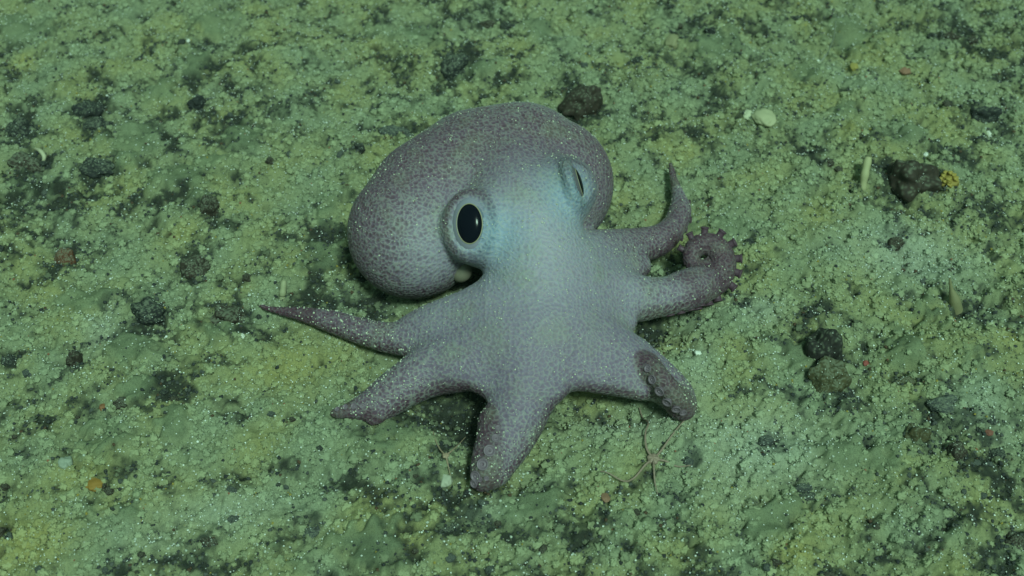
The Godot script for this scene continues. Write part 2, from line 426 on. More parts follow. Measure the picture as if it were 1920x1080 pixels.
func stones() -> Array:
	var black := Color(0.024, 0.026, 0.027)
	var brown := Color(0.042, 0.032, 0.025)
	var grey := Color(0.06, 0.066, 0.065)
	var olive := Color(0.07, 0.062, 0.03)
	# px, py, width, height (of the picture), tint, dust, label
	var list := [
		[1094, 190, 68, 66, brown, 0.0, "dark brown pebble just behind the top of the octopus mantle"],
		[1702, 328, 90, 80, brown, 0.0, "large round dark brown stone beside the yellow sponge"],
		[1842, 211, 56, 36, black, 0.0, "low dark wedge shaped stone near the upper right edge"],
		[1542, 640, 68, 104, Color(0.026, 0.024, 0.022), 0.02, "tall black stone capped with a band of silt, right of the octopus"],
		[1552, 696, 66, 66, olive, 0.12, "brown stone leaning against the front of the tall black stone"],
		[1716, 810, 46, 46, olive, 0.0, "smooth olive brown squarish stone standing on pale sand at lower right"],
		[1790, 850, 38, 42, brown, 0.05, "brown grey stone just right below the olive brown squarish stone"],
		[1768, 757, 62, 34, grey, 0.12, "flat grey stone dusted with silt above the olive brown stone"],
		[168, 190, 56, 44, black, 0.02, "black humped stone at upper left standing over a dark hollow"],
		[180, 218, 50, 40, black, 0.08, "dusty dark stone tucked under the black humped stone"],
		[32, 232, 54, 44, black, 0.08, "black stone at the far upper left edge"],
		[178, 303, 64, 36, black, 0.02, "black angular stone with white specks, left of the mantle"],
		[48, 298, 64, 34, brown, 0.15, "brown hollow looking stone by a pale curl at the left edge"],
		[368, 179, 36, 22, black, -0.1, "small jet black flat chip on pale sediment at upper left"],
		[363, 494, 50, 48, brown, 0.08, "round speckled brown pebble left of the mantle"],
		[280, 582, 66, 50, black, 0.12, "black broken stone half covered with silt, left of the long arm tip"],
		[432, 582, 70, 50, brown, 0.14, "dark brown crumbly stone at the tip of the slender left arm"],
		[140, 662, 30, 40, brown, 0.06, "upright brown pebble beside whitish sand at the left"],
		[18, 668, 36, 24, black, 0.02, "small black stone at the left edge, mid height"],
		[394, 386, 38, 48, brown, 0.1, "silty brown stone standing upright between two silt patches"],
		[116, 462, 36, 66, Color(0.12, 0.045, 0.025), 0.14, "rusty red crusted stone at the left"],
		[852, 118, 56, 48, black, 0.14, "black stone cluster behind the mantle, half buried in silt"],
		[915, 40, 32, 20, brown, 0.02, "small dark brown pebble at the top edge, left of centre"],
		[952, 47, 26, 18, black, 0.04, "small black pebble next to the brown one at the top edge"],
		[742, 244, 60, 24, grey, 0.06, "long dark grey flake lying at the left shoulder of the mantle"],
		[674, 274, 20, 30, black, 0.02, "narrow black pebble close to the left shoulder of the mantle"],
		[1196, 109, 24, 26, black, 0.0, "small black pebble above the brown pebble behind the mantle"],
		[1491, 27, 26, 18, black, 0.0, "shiny black pebble at the top edge, right of centre"],
		[1331, 66, 20, 14, black, -0.1, "tiny jet black chip near the top, right of centre"],
		[1793, 58, 34, 18, brown, 0.0, "flat brown pebble near the top right corner"],
		[1752, 54, 18, 22, black, 0.02, "small black pebble left of the flat brown pebble at the top right"],
		[1823, 70, 20, 16, brown, 0.0, "smallest brown pebble right of the flat brown pebble"],
		[1438, 819, 30, 22, grey, 0.02, "grey blue pebble lying on the whitish sand"],
		[1458, 1048, 28, 20, brown, 0.0, "dark oval pebble beside the orange patch at the bottom"],
		[1679, 446, 30, 26, brown, 0.03, "brown pebble in the whitish sand at the right"],
		[1904, 1006, 36, 40, brown, 0.06, "brown stone at the lower right edge"],
		[1765, 330, 20, 16, black, 0.05, "small black pebble touching the yellow sponge"],
		[1290, 857, 22, 20, grey, 0.0, "small grey pebble at the tip of the brittle star's right arm"],
		[1510, 905, 34, 20, grey, 0.06, "grey low pebble below the big silt patch"],
		[1520, 925, 40, 16, black, 0.1, "flat black stone under the grey low pebble"],
		[390, 1016, 30, 22, brown, 0.08, "brown pebble in the gravel at the lower left"],
		[1872, 842, 34, 26, black, 0.08, "black stone at the right edge below the red chip"],
		[230, 757, 26, 22, brown, 0.08, "brown black pebble in the dark sand at the left"],
		[840, 985, 44, 28, black, 0.12, "black stone in front of the curled front arm"],
		[580, 985, 30, 24, grey, 0.12, "round grey stone with a dusty top at lower left"],
		[1700, 705, 36, 26, olive, 0.1, "olive flat stone in pale sand above the silt film at right"],
	]
	return list

func build_rocks() -> void:
	rng.seed = 21
	var mat := grain_mat(0.8, 0.4)
	var black := Color(0.024, 0.026, 0.027)
	var brown := Color(0.042, 0.032, 0.025)
	var grey := Color(0.06, 0.066, 0.065)
	var olive := Color(0.07, 0.062, 0.03)
	var list := stones()
	var k := 0
	for e in list:
		k += 1
		var c := at(e[0], e[1] + e[3] * 0.2)
		c.y = ground(c.x, c.z)
		var sc: float = (c - cam_pos).dot(ray(960, 540)) * tan(deg_to_rad(FOV * 0.5)) / 540.0
		var w: float = e[2] * sc * 0.53
		var h: float = e[3] * sc * 0.5
		var o := part("pebble", rock_mesh(100 + k * 7, e[4], e[5], Vector3(1.06, clampf(h * 1.15 / w, 0.4, 1.5), clampf(h * 1.1 / w, 0.55, 1.1))), mat, self, Transform3D(Basis(Vector3.UP, rng.randf_range(-0.3, 0.3)).scaled(Vector3.ONE * w), c - Vector3(0, h * (0.2 if e[2] < 55 else 0.02), 0)))
		tag(o, e[6], "stone")
		var rv: PackedVector3Array = o.mesh.surface_get_arrays(0)[Mesh.ARRAY_VERTEX]
		for q in int(e[2] * 0.7):
			var sp := rv[rng.randi() % rv.size()]
			if sp.y > -0.1: rock_specks.append(o.transform * sp)
	# the small ones, all alike
	var kinds := []
	for q in 6:
		kinds.append(rock_mesh(700 + q, [black, brown, grey][q % 3], 0.0, Vector3(1, 0.7, 0.8)))
	var n := 0
	while n < 150:
		var px := rng.randf_range(-20, 1940)
		var py := rng.randf_range(-20, 1100)
		var c := at(px, py)
		var keep := darkness(c.x, c.z)
		if keep < rng.randf() * 0.9 or silt(c.x, c.z) > 0.5: continue
		if Vector2((px - 1000) / 400.0, (py - 500) / 330.0).length() < 1.0: continue
		c.y = ground(c.x, c.z)
		var r := 0.0013 + 0.0022 * pow(rng.randf(), 2.2)
		var o := part("small_pebble", kinds[rng.randi() % 6], mat, self, Transform3D(Basis(Vector3.UP, rng.randf() * TAU).scaled(Vector3.ONE * r), c + Vector3(0, r * 0.02, 0)))
		tag(o, "tiny dark pebble, one of many strewn through the sediment", "pebble", "tiny dark pebbles strewn through the sediment")
		n += 1

# ---------------------------------------------------------------- the octopus
const H := 0.0014
const K := 0.0034
var gx := 0
var gy := 0
var gz := 0
var org := Vector3.ZERO
var field := PackedFloat32Array()
var chain_d := PackedFloat32Array()
var purple := []          # bones of darker skin: a, b, r

func fold(chain: Array) -> void:   # chain: list of [Vector3, radius]; hard minimum inside a chain, soft between chains
	var touched := PackedInt32Array()
	var n := chain.size()
	for s in maxi(1, n - 1):
		var a: Vector3 = chain[s][0]
		var ra: float = chain[s][1]
		var b: Vector3 = chain[mini(s + 1, n - 1)][0]
		var rb: float = chain[mini(s + 1, n - 1)][1]
		var m := maxf(ra, rb) + 4.0 * K
		var lo := (Vector3(minf(a.x, b.x), minf(a.y, b.y), minf(a.z, b.z)) - Vector3.ONE * m - org) / H
		var hi := (Vector3(maxf(a.x, b.x), maxf(a.y, b.y), maxf(a.z, b.z)) + Vector3.ONE * m - org) / H
		var ba := b - a
		var bb := maxf(ba.length_squared(), 1e-12)
		for z in range(maxi(0, int(lo.z)), mini(gz, int(hi.z) + 2)):
			var pz := org.z + z * H - a.z
			for y in range(maxi(0, int(lo.y)), mini(gy, int(hi.y) + 2)):
				var py := org.y + y * H - a.y
				var row := (z * gy + y) * gx
				var part_t := pz * ba.z + py * ba.y
				for x in range(maxi(0, int(lo.x)), mini(gx, int(hi.x) + 2)):
					var px := org.x + x * H - a.x
					var t := (part_t + px * ba.x) / bb
					if t < 0.0: t = 0.0
					elif t > 1.0: t = 1.0
					var qx := px - ba.x * t
					var qy := py - ba.y * t
					var qz := pz - ba.z * t
					var d := sqrt(qx * qx + qy * qy + qz * qz) - ra - (rb - ra) * t
					if d < 4.0 * K:
						var i := row + x
						if chain_d[i] > 0.9: touched.append(i)
						if d < chain_d[i]: chain_d[i] = d
	for i in touched:
		field[i] += exp(-chain_d[i] / K)
		chain_d[i] = 1.0

func spline(pts: Array, per := 5) -> Array:          # pts: [px, py, height mm, radius mm]
	var out := []
	var w := []
	for p in pts: w.append(at(p[0], p[1], p[2]))
	for i in pts.size() - 1:
		var p0: Vector3 = w[maxi(i - 1, 0)]
		var p3: Vector3 = w[mini(i + 2, w.size() - 1)]
		for k in per:
			var t := float(k) / per
			out.append([(w[i] as Vector3).cubic_interpolate(w[i + 1], p0, p3, t), lerpf(pts[i][3], pts[i + 1][3], t) * 0.001])
	out.append([w[-1], pts[-1][3] * 0.001])
	return out

func value(p: Vector3) -> float:
	var q := (p - org) / H
	var x := int(q.x)
	var y := int(q.y)
	var z := int(q.z)
	if q.x < 0 or q.y < 0 or q.z < 0 or x >= gx - 1 or y >= gy - 1 or z >= gz - 1: return 0.03
	var i := (z * gy + y) * gx + x
	var f := q - Vector3(x, y, z)
	var g := gx * gy
	var c0 := lerpf(lerpf(dist(i), dist(i + 1), f.x), lerpf(dist(i + gx), dist(i + gx + 1), f.x), f.y)
	var c1 := lerpf(lerpf(dist(i + g), dist(i + g + 1), f.x), lerpf(dist(i + g + gx), dist(i + g + gx + 1), f.x), f.y)
	return lerpf(c0, c1, f.z)

func dist(i: int) -> float:
	var a := field[i]
	return -K * log(a) if a > 0.001 else 7.0 * K

func on_skin(px: float, py: float) -> Vector3:       # where the line of sight meets the skin
	var d := ray(px, py)
	var t := 0.5
	while t < 1.0:
		if value(cam_pos + d * t) <= 0.0: break
		t += 0.0005
	return cam_pos + d * t

func skin_normal(p: Vector3) -> Vector3:
	var e := 0.002
	return Vector3(value(p + Vector3(e, 0, 0)) - value(p - Vector3(e, 0, 0)), value(p + Vector3(0, e, 0)) - value(p - Vector3(0, e, 0)), value(p + Vector3(0, 0, e)) - value(p - Vector3(0, 0, e))).normalized()

func arm_paths() -> Array:
	return [
		# slender arm reaching left
		[[930, 600, 30, 20], [850, 612, 23, 15], [790, 622, 17, 11.5], [740, 634, 13, 8.5], [680, 622, 11, 7.2], [620, 602, 9, 6.3], [560, 588, 7, 3.7], [520, 582, 5.5, 2.2], [488, 574, 5, 1.3]],
		# left front arm, tip folded under
		[[960, 640, 28, 20], [880, 672, 21, 16], [810, 694, 16, 13.8], [752, 726, 12, 11.2], [706, 752, 8, 8.0], [660, 769, 6, 4.6], [626, 775, 4.5, 2.2]],
		[[732, 750, 8, 6], [716, 770, 7, 3.6], [706, 784, 5, 2.4], [700, 789, 4, 1.6]],
		# front arm
		[[1000, 640, 28, 22], [985, 710, 22, 18], [975, 770, 16, 15], [960, 820, 12, 11.8], [944, 860, 9, 8.2], [932, 892, 6, 4.6]],
		[[920, 790, 17, 6], [922, 820, 16, 7], [917, 850, 14, 8], [910, 880, 10, 7.5], [902, 903, 6, 4.5]],
		# right front arm
		[[1060, 630, 28, 21], [1130, 672, 21, 17], [1188, 698, 16, 13], [1234, 714, 13, 11], [1266, 738, 10, 9], [1276, 757, 7, 6.5]],
		# right arm with a coiled end
		[[1060, 560, 34, 21], [1140, 556, 27, 16], [1200, 560, 22, 12.5], [1260, 553, 19, 9.6], [1310, 532, 19, 8.4]],
		# right rear arm, bent upwards
		[[1060, 500, 38, 20], [1130, 478, 26, 14], [1190, 462, 17, 10.5], [1236, 450, 13, 9], [1263, 425, 11, 7.4], [1275, 395, 10, 6.8], [1272, 368, 9, 4.2], [1264, 340, 8, 2.6], [1257, 308, 8, 1.5]],
	]

func coil_path() -> Array:
	var pts := [[1285, 545, 19, 9.2]]
	var n := 15
	for k in n:
		var a := deg_to_rad(62.0 - 27.0 * k)
		var r := lerpf(46.0, 10.0, pow(float(k) / (n - 1), 0.8))
		var x := 1317.0 + cos(a) * r
		var y := 486.0 + sin(a) * r
		pts.append([x, y, 9.0 + (560.0 - y) * 0.18, lerpf(8.4, 2.6, float(k) / (n - 1))])
	return pts

func build_octopus() -> void:
	setup_noise(n_cell, 3, 0.0025, FastNoiseLite.TYPE_CELLULAR)
	n_cell.cellular_return_type = FastNoiseLite.RETURN_DISTANCE2_SUB
	n_cell.cellular_jitter = 1.0
	n_cell.domain_warp_enabled = true
	n_cell.domain_warp_amplitude = 0.0014
	n_cell.domain_warp_frequency = 260.0
	n_cell.domain_warp_fractal_type = FastNoiseLite.DOMAIN_WARP_FRACTAL_NONE
	setup_noise(n_skin, 8, 0.03, FastNoiseLite.TYPE_SIMPLEX_SMOOTH, 3)
	var lo := at(470, 560, 0)
	org = Vector3(lo.x, -0.012, at(900, 195, 45).z - 0.035)
	var end := Vector3(at(1400, 560, 0).x + 0.01, 0.105, at(900, 925, 0).z + 0.015)
	gx = int((end.x - org.x) / H)
	gy = int((end.y - org.y) / H)
	gz = int((end.z - org.z) / H)
	field.resize(gx * gy * gz)
	chain_d.resize(field.size())
	chain_d.fill(1.0)
	# mantle: a fat kidney shaped bag
	fold(spline([[776, 436, 38, 37.5], [820, 385, 41, 40], [900, 342, 43, 43], [975, 330, 43, 43], [1025, 345, 41, 39]], 1))
	# head and crown
	fold(spline([[960, 390, 58, 26], [1000, 450, 54, 25], [1010, 530, 42, 26], [1015, 600, 32, 25], [1018, 650, 26, 21]], 2))
	fold(spline([[985, 385, 60, 22], [968, 352, 57, 28], [960, 325, 50, 32]], 1))
	fold([[at(903, 432, 58), 0.0195], [at(960, 410, 58), 0.021]])
	fold([[at(1056, 356, 68), 0.0185], [at(1000, 395, 62), 0.022]])
	for a in arm_paths(): fold(spline(a))
	fold(spline(coil_path(), 3))
	var strip := spline([[1281, 764, 9, 5.2], [1266, 744, 20, 5.4], [1245, 717, 27, 5.2], [1227, 693, 29, 4.4], [1217, 680, 29.5, 2.8]])
	fold(strip)
	# web between the arms
	for w in [
		[[960, 560, 34, 16], [870, 588, 27, 9], [806, 606, 18, 6]],
		[[950, 610, 32, 13], [860, 640, 23, 8], [790, 650, 16, 5], [774, 652, 14, 4]],
		[[980, 630, 32, 13], [915, 680, 26, 7], [876, 698, 24, 4]], [[940, 640, 29, 11], [860, 690, 23, 6], [846, 704, 20, 4]], [[985, 640, 30, 12], [925, 712, 24, 6], [900, 716, 23, 4]],
		[[1030, 630, 33, 13], [1060, 690, 27, 7], [1085, 708, 25, 4]], [[1050, 630, 32, 11], [1110, 700, 25, 6], [1128, 712, 23, 4]], [[1030, 650, 31, 12], [1035, 720, 26, 7], [1042, 730, 24, 4]], [[1100, 690, 25, 6], [1165, 718, 20, 5], [1200, 734, 17, 3.5]],
		[[1070, 570, 34, 15], [1140, 600, 27, 8], [1174, 606, 24, 5]], [[1090, 610, 30, 12], [1165, 650, 23, 7], [1196, 658, 20, 5]], [[1170, 670, 21, 6], [1216, 682, 18, 5]],
		[[1070, 520, 36, 16], [1140, 515, 26, 11], [1200, 500, 18, 6]],
	]: fold(spline(w, 3))
	# skin rims round the eyes
	var cam_dir := -ray(960, 540)
	var eye_at := []
	for side in 2:
		var p := on_skin(880, 420) if side == 0 else on_skin(1086, 342)
		var out := (cam_dir + Vector3(-0.24, 0.06, 0)).normalized() if side == 0 else (cam_dir * 0.02 + Vector3(0.93, 0.26, -0.12)).normalized()
		var up := (ray(880, 300) - ray(893, 500)).normalized() if side == 0 else (ray(1064, 300) - ray(1112, 380)).normalized()
		up = (up - out * up.dot(out)).normalized()
		eye_at.append([p, Basis(up.cross(out).normalized(), up, out) * Basis.from_scale(Vector3.ONE * (1.0 if side == 0 else 0.74))])
		var ring := []
		for k in 19:
			var t := TAU * k / 18.0
			ring.append([p + (up.cross(out).normalized() * cos(t) * 0.0124 + up * sin(t) * 0.0166) * (1.0 if side == 0 else 0.72) - out * 0.0042, 0.0025 if side == 0 else 0.0022])
		fold(ring)
	# darker skin
	purple = []
	for e in strip: purple.append([e[0], 0.0075])
	for e in spline(arm_paths()[4]): purple.append([e[0], 0.0085])
	for e in spline(coil_path(), 2): purple.append([e[0], 0.0105])
	for q in [[1300, 560, 12, 9], [1340, 540, 12, 9], [1255, 465, 9, 9], [1245, 480, 6, 9], [1262, 340, 8, 8], [1258, 312, 8, 8], [505, 578, 5, 10], [540, 585, 5, 9], [580, 600, 6, 8], [640, 775, 3, 9], [700, 782, 3, 8], [870, 715, 17, 9], [845, 720, 15, 8], [893, 735, 17, 8], [1040, 705, 22, 4]]:
		purple.append([at(q[0], q[1], q[2]), q[3] * 0.001])

	# surface nets
	var where := PackedInt32Array()
	where.resize(field.size())
	where.fill(-1)
	var v := PackedVector3Array()
	var cells := PackedInt32Array()
	var g := gx * gy
	var co := PackedInt32Array([0, 1, gx, gx + 1, g, g + 1, g + gx, g + gx + 1])
	for z in gz - 1:
		for y in gy - 1:
			var row := (z * gy + y) * gx
			for x in gx - 1:
				var i := row + x
				var bits := 0
				if field[i] > 1.0: bits |= 1
				if field[i + 1] > 1.0: bits |= 2
				if field[i + gx] > 1.0: bits |= 4
				if field[i + gx + 1] > 1.0: bits |= 8
				if field[i + g] > 1.0: bits |= 16
				if field[i + g + 1] > 1.0: bits |= 32
				if field[i + g + gx] > 1.0: bits |= 64
				if field[i + g + gx + 1] > 1.0: bits |= 128
				if bits == 0 or bits == 255: continue
				var sum := Vector3.ZERO
				var cnt := 0
				for e in [[0, 1], [2, 3], [4, 5], [6, 7], [0, 2], [1, 3], [4, 6], [5, 7], [0, 4], [1, 5], [2, 6], [3, 7]]:
					var ea: int = e[0]
					var eb: int = e[1]
					if ((bits >> ea) & 1) == ((bits >> eb) & 1): continue
					var da := dist(i + co[ea])
					var db := dist(i + co[eb])
					var t := clampf(da / (da - db), 0, 1)
					var pa := Vector3(ea & 1, (ea >> 1) & 1, ea >> 2)
					var pb := Vector3(eb & 1, (eb >> 1) & 1, eb >> 2)
					sum += pa.lerp(pb, t)
					cnt += 1
				where[i] = v.size()
				cells.append(i)
				v.append(org + (Vector3(x, y, z) + sum / cnt) * H)
	var idx := PackedInt32Array()
	for c in cells:
		var inside := field[c] > 1.0
		for ax in 3:
			var st: int = [1, gx, g][ax]
			if (field[c + st] > 1.0) == inside: continue
			var s1: int = [gx, g, 1][ax]
			var s2: int = [g, 1, gx][ax]
			var q0 := where[c]
			var q1 := where[c - s1]
			var q2 := where[c - s1 - s2]
			var q3 := where[c - s2]
			if q0 < 0 or q1 < 0 or q2 < 0 or q3 < 0: continue
			if inside: idx.append_array([q0, q2, q1, q0, q3, q2])
			else: idx.append_array([q0, q1, q2, q0, q2, q3])
	# relax
	for pass_ in 2:
		var acc := PackedVector3Array()
		acc.resize(v.size())
		var num := PackedInt32Array()
		num.resize(v.size())
		for i in range(0, idx.size(), 3):
			for k in 3:
				acc[idx[i + k]] += v[idx[i + (k + 1) % 3]]
				num[idx[i + k]] += 1
		for i in v.size():
			if num[i] > 0: v[i] = v[i].lerp(acc[i] / num[i], 0.55)
	# darker skin weight for each point
	var pw := PackedFloat32Array()
	pw.resize(v.size())
	for i in v.size():
		var best := 0.0
		var p := v[i]
		for e in purple:
			var dd: float = p.distance_squared_to(e[0])
			var rr: float = e[1]
			if dd < rr * rr * 1.7: best = maxf(best, 1.0 - ss(rr * rr * 0.7, rr * rr * 1.7, dd))
		pw[i] = best
	for i in v.size():
		for e in eye_at:
			var q: Vector3 = (e[1] as Basis).inverse() * (v[i] - (e[0] as Vector3))
			if absf(q.z) < 0.008:
				var k := Vector2(q.x / 0.0120, q.y / 0.0162).length()
				pw[i] = maxf(pw[i], 0.9 * ss(0.9, 1.02, k) * (1.0 - ss(1.16, 1.42, k)))
	# halve every edge
	var mids := {}
	var fine := PackedInt32Array()
	fine.resize(idx.size() * 4)
	var o := 0
	for i in range(0, idx.size(), 3):
		var m := [0, 0, 0]
		for k in 3:
			var a := idx[i + k]
			var b := idx[i + (k + 1) % 3]
			var key := mini(a, b) * 1000000 + maxi(a, b)
			var got: int = mids.get(key, -1)
			if got < 0:
				got = v.size()
				mids[key] = got
				v.append((v[a] + v[b]) * 0.5)
				pw.append((pw[a] + pw[b]) * 0.5)
			m[k] = got
		for q in [idx[i], m[0], m[2], idx[i + 1], m[1], m[0], idx[i + 2], m[2], m[1], m[0], m[1], m[2]]:
			fine[o] = q
			o += 1
	idx = fine
	var n := normals_of(v, idx)
	# net of pale ridges round darker dimples
	var col := PackedColorArray()
	col.resize(v.size())
	var heart := at(1000, 455, 58)
	var crown := at(1020, 620, 35)
	var lobe := at(800, 470, 62)
	var flank := at(1190, 540, 30)
	var eyes := [at(925, 440, 72), at(1070, 365, 80)]
	var relief := PackedFloat32Array()
	relief.resize(v.size())
	for i in v.size():
		var p := v[i]
		var e := n_cell.get_noise_3d(p.x, p.y, p.z) + 1.0
		var big := n_skin.get_noise_3d(p.x, p.y, p.z)
		var ridge := 1.0 - ss(0.05, 0.19, e)
		var to_heart := minf(p.distance_to(heart), p.distance_to(crown) * 0.85)
		var far := ss(0.030, 0.085, to_heart + 0.02 * big)
		var back := ss(0.055, 0.085, p.y) * ss(0.03, 0.0, p.z + 0.06)
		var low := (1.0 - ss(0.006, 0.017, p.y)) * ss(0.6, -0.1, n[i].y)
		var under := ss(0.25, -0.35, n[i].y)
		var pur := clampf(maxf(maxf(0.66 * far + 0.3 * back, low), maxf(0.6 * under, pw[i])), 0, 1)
		var calm := 1.0 - 0.5 * exp(-p.distance_squared_to(crown) / 0.0030)
		var spot_w := calm * ss(0.42 - 0.2 * pur - 0.1 * big, 0.62 - 0.2 * pur - 0.1 * big, e) * (0.42 + 0.58 * pur)
		var glow := maxf(exp(-p.distance_squared_to(heart) / 0.0024), 1.0 * exp(-p.distance_squared_to(lobe) / 0.0014))
		glow = maxf(glow, 0.55 * exp(-p.distance_squared_to(flank) / 0.0016))
		var pale := Color(0.20, 0.142, 0.226).lerp(Color(0.385, 0.345, 0.455), glow).lerp(Color(0.172, 0.112, 0.166), pur * (1.0 - 0.6 * glow))
		var tipw := ss(0.055, 0.125, p.distance_to(crown)) * ss(-0.075, -0.045, p.z)
		pale = pale.lerp(Color(0.135, 0.072, 0.116), 0.8 * tipw)
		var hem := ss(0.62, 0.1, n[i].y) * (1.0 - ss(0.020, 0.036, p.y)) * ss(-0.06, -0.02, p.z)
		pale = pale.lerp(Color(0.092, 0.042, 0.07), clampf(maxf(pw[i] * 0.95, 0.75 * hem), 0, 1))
		var blue := 0.0
		for q in eyes: blue = maxf(blue, exp(-p.distance_squared_to(q) / 0.00030))
		pale = pale.lerp(Color(0.25, 0.36, 0.51), 0.75 * blue)
		var c := pale.lerp(Color(0.088, 0.044, 0.058), 0.68 * spot_w * (1.0 - 0.55 * pw[i]))
		var rr := (0.35 + 0.65 * calm) * ridge * (0.55 + 0.25 * pur) * (1.0 - 0.6 * pw[i]) * (1.0 - 0.45 * tipw)
		c = c.lerp(Color(0.335, 0.34, 0.315).lerp(Color(0.40, 0.41, 0.40), glow), rr)
		c = c.lerp(Color(0.27, 0.30, 0.20), clampf(0.5 * big - 0.05, 0, 0.22))
		col[i] = c
		relief[i] = 0.00042 * ridge - 0.00030 * spot_w + 0.00012 * (e - 0.4)
	for i in v.size(): v[i] += n[i] * relief[i]
	n = normals_of(v, idx)

	var root := base("octopus", Vector3.ZERO)
	tag(root, "pale mauve octopus with netted skin sprawled on the sediment, one arm coiled", "octopus")
	var skin := StandardMaterial3D.new()
	skin.vertex_color_use_as_albedo = true
	skin.roughness = 0.55
	skin.metallic_specular = 0.4
	skin.subsurf_scatter_enabled = true
	skin.subsurf_scatter_strength = 0.12
	part("body", mesh_from(v, n, col, idx), skin, root)

	# eyes
	var eye_mat := StandardMaterial3D.new()
	eye_mat.albedo_color = Color(0.27, 0.255, 0.34).linear_to_srgb()
	eye_mat.roughness = 0.25
	var dull_mat := StandardMaterial3D.new()
	dull_mat.albedo_color = Color(0.13, 0.115, 0.145).linear_to_srgb()
	dull_mat.roughness = 0.3
	var iris_mat := StandardMaterial3D.new()
	iris_mat.albedo_color = Color(0.15, 0.175, 0.24).linear_to_srgb()
	iris_mat.roughness = 0.3
	var black := StandardMaterial3D.new()
	black.albedo_color = Color(0.004, 0.005, 0.012).linear_to_srgb()
	black.roughness = 0.15
	black.metallic_specular = 0.22
	var gold := StandardMaterial3D.new()
	gold.albedo_color = Color(0.34, 0.30, 0.19).linear_to_srgb()
	gold.roughness = 0.4
	var ball := SphereMesh.new()
	ball.radius = 1.0
	ball.height = 2.0
	ball.radial_segments = 48
	ball.rings = 24
	for side in 2:
		var p: Vector3 = eye_at[side][0] - (eye_at[side][1] as Basis).z * (0.0 if side == 0 else 0.0016)
		var b: Basis = eye_at[side][1]
		var out := b.z
		var eye := part("eye", ball, eye_mat if side == 0 else dull_mat, root, Transform3D(b * Basis.from_scale(Vector3(0.0104, 0.0150, 0.0062)), p - out * 0.0030))
		eye.name = "eye" if side == 0 else "eye_001"
		var inv := eye.transform.affine_inverse()
		part("iris", ball, iris_mat, eye, inv * Transform3D(b * Basis.from_scale(Vector3(0.0084, 0.0123, 0.0031)), p - out * 0.0004 + b.x * 0.0006))
		part("pupil_rim", ring_mesh(0.0071, 0.0107, 0.00026), gold, eye, inv * Transform3D(b, p + out * 0.0017 + b.x * 0.0005))
		part("pupil", ball, black, eye, inv * Transform3D(b * Basis.from_scale(Vector3(0.0072, 0.0108, 0.0031)), p + out * 0.0008 + b.x * 0.0005))

	# siphon under the left eye
	var sp := on_skin(866, 508)
	var sm := StandardMaterial3D.new()
	sm.albedo_color = Color(0.24, 0.215, 0.165).linear_to_srgb()
	sm.roughness = 0.5
	part("siphon", ball, sm, root, Transform3D(Basis(Vector3(0, 0, 1), -0.4) * Basis.from_scale(Vector3(0.0058, 0.0072, 0.006)), sp))

	# suckers
	var cup := sucker_mesh()
	var cup_mat := StandardMaterial3D.new()
	cup_mat.albedo_color = Color(0.19, 0.135, 0.18).linear_to_srgb()
	cup_mat.roughness = 0.5
	var coil_mat := StandardMaterial3D.new()
	coil_mat.albedo_color = Color(0.095, 0.046, 0.074).linear_to_srgb()
	coil_mat.roughness = 0.55
	var rows := []
	for q in [[929, 823, 2.6], [918, 846, 3.6], [906, 871, 3.6], [894, 892, 3.4], [890, 906, 2.6], [934, 803, 1.8], [1216, 691, 2.5], [1225, 711, 3.0], [1238, 732, 3.2], [1252, 752, 3.2], [1268, 765, 3.0], [1280, 772, 2.4], [633, 768, 1.7], [648, 764, 1.9], [664, 762, 2.0], [681, 761, 1.9], [697, 762, 1.5], [900, 898, 1.8], [912, 896, 1.6]]:
		var p := on_skin(q[0], q[1])
		rows.append([p, skin_normal(p), q[2] * 0.00086, cup_mat])
	var cp := spline(coil_path(), 6)
	var centre := at(1316, 486, 22)
	var dn := -ray(1316, 486)
	var run := 0.0
	var last: Vector3 = cp[0][0]
	for k in range(0, cp.size() - 30):
		var p: Vector3 = cp[k][0]
		run += p.distance_to(last)
		last = p
		if run < 0.0046: continue
		run = 0.0
		var outw := p - centre
		outw = (outw - dn * outw.dot(dn)).normalized()
		if k < 8: outw = (-(ray(960, 500) - ray(960, 600)).normalized() + Vector3(0.2, 0, 0)).normalized()
		var r: float = cp[k][1]
		rows.append([p + outw * (r + 0.0021), (outw + 0.15 * dn).normalized(), clampf(r * 0.42, 0.0012, 0.0029), coil_mat])
	for q in [[1236, 590], [1256, 588], [1276, 584], [1295, 578], [1314, 570], [1331, 558]]:
		var p := at(q[0], q[1], 13)
		rows.append([p, Vector3(0.2, -0.6, 0.75).normalized(), 0.0027, coil_mat])
	for q in [[1290, 395], [1292, 412], [1284, 430], [1276, 446], [1290, 380]]:
		var p := at(q[0], q[1], 9)
		rows.append([p, Vector3(0.85, 0.2, 0.3).normalized(), 0.0022, coil_mat])
	for e in rows:
		var nn: Vector3 = e[1]
		var sd := nn.cross(Vector3(0.3, 0.1, 0.9)).normalized()
		var r: float = e[2]
		part("sucker", cup, e[3], root, Transform3D(Basis(sd, nn, sd.cross(nn)).scaled(Vector3.ONE * r), e[0]))

	# sediment grains lying on the skin
	rng.seed = 77
	var gr := []
	var gc := PackedColorArray()
	var tries := 0
	while gr.size() < 1900 and tries < 400000:
		tries += 1
		var i := rng.randi() % v.size()
		if n[i].y < 0.25: continue
		var p := v[i]
		var edge := ss(0.028, 0.016, p.y) * ss(0.02, 0.06, p.z + 0.03)
		var sp_w := 0.2 + 1.0 * maxf(0.0, n_skin.get_noise_3d(p.x * 2.0 + 5.0, p.y * 2.0, p.z * 2.0)) + 1.3 * edge
		if rng.randf() > sp_w: continue
		var r := 0.00018 + 0.00036 * pow(rng.randf(), 2.5) + 0.00012 * edge
		gr.append(Transform3D(any_turn().scaled(Vector3.ONE * r), p + n[i] * r * 0.5))
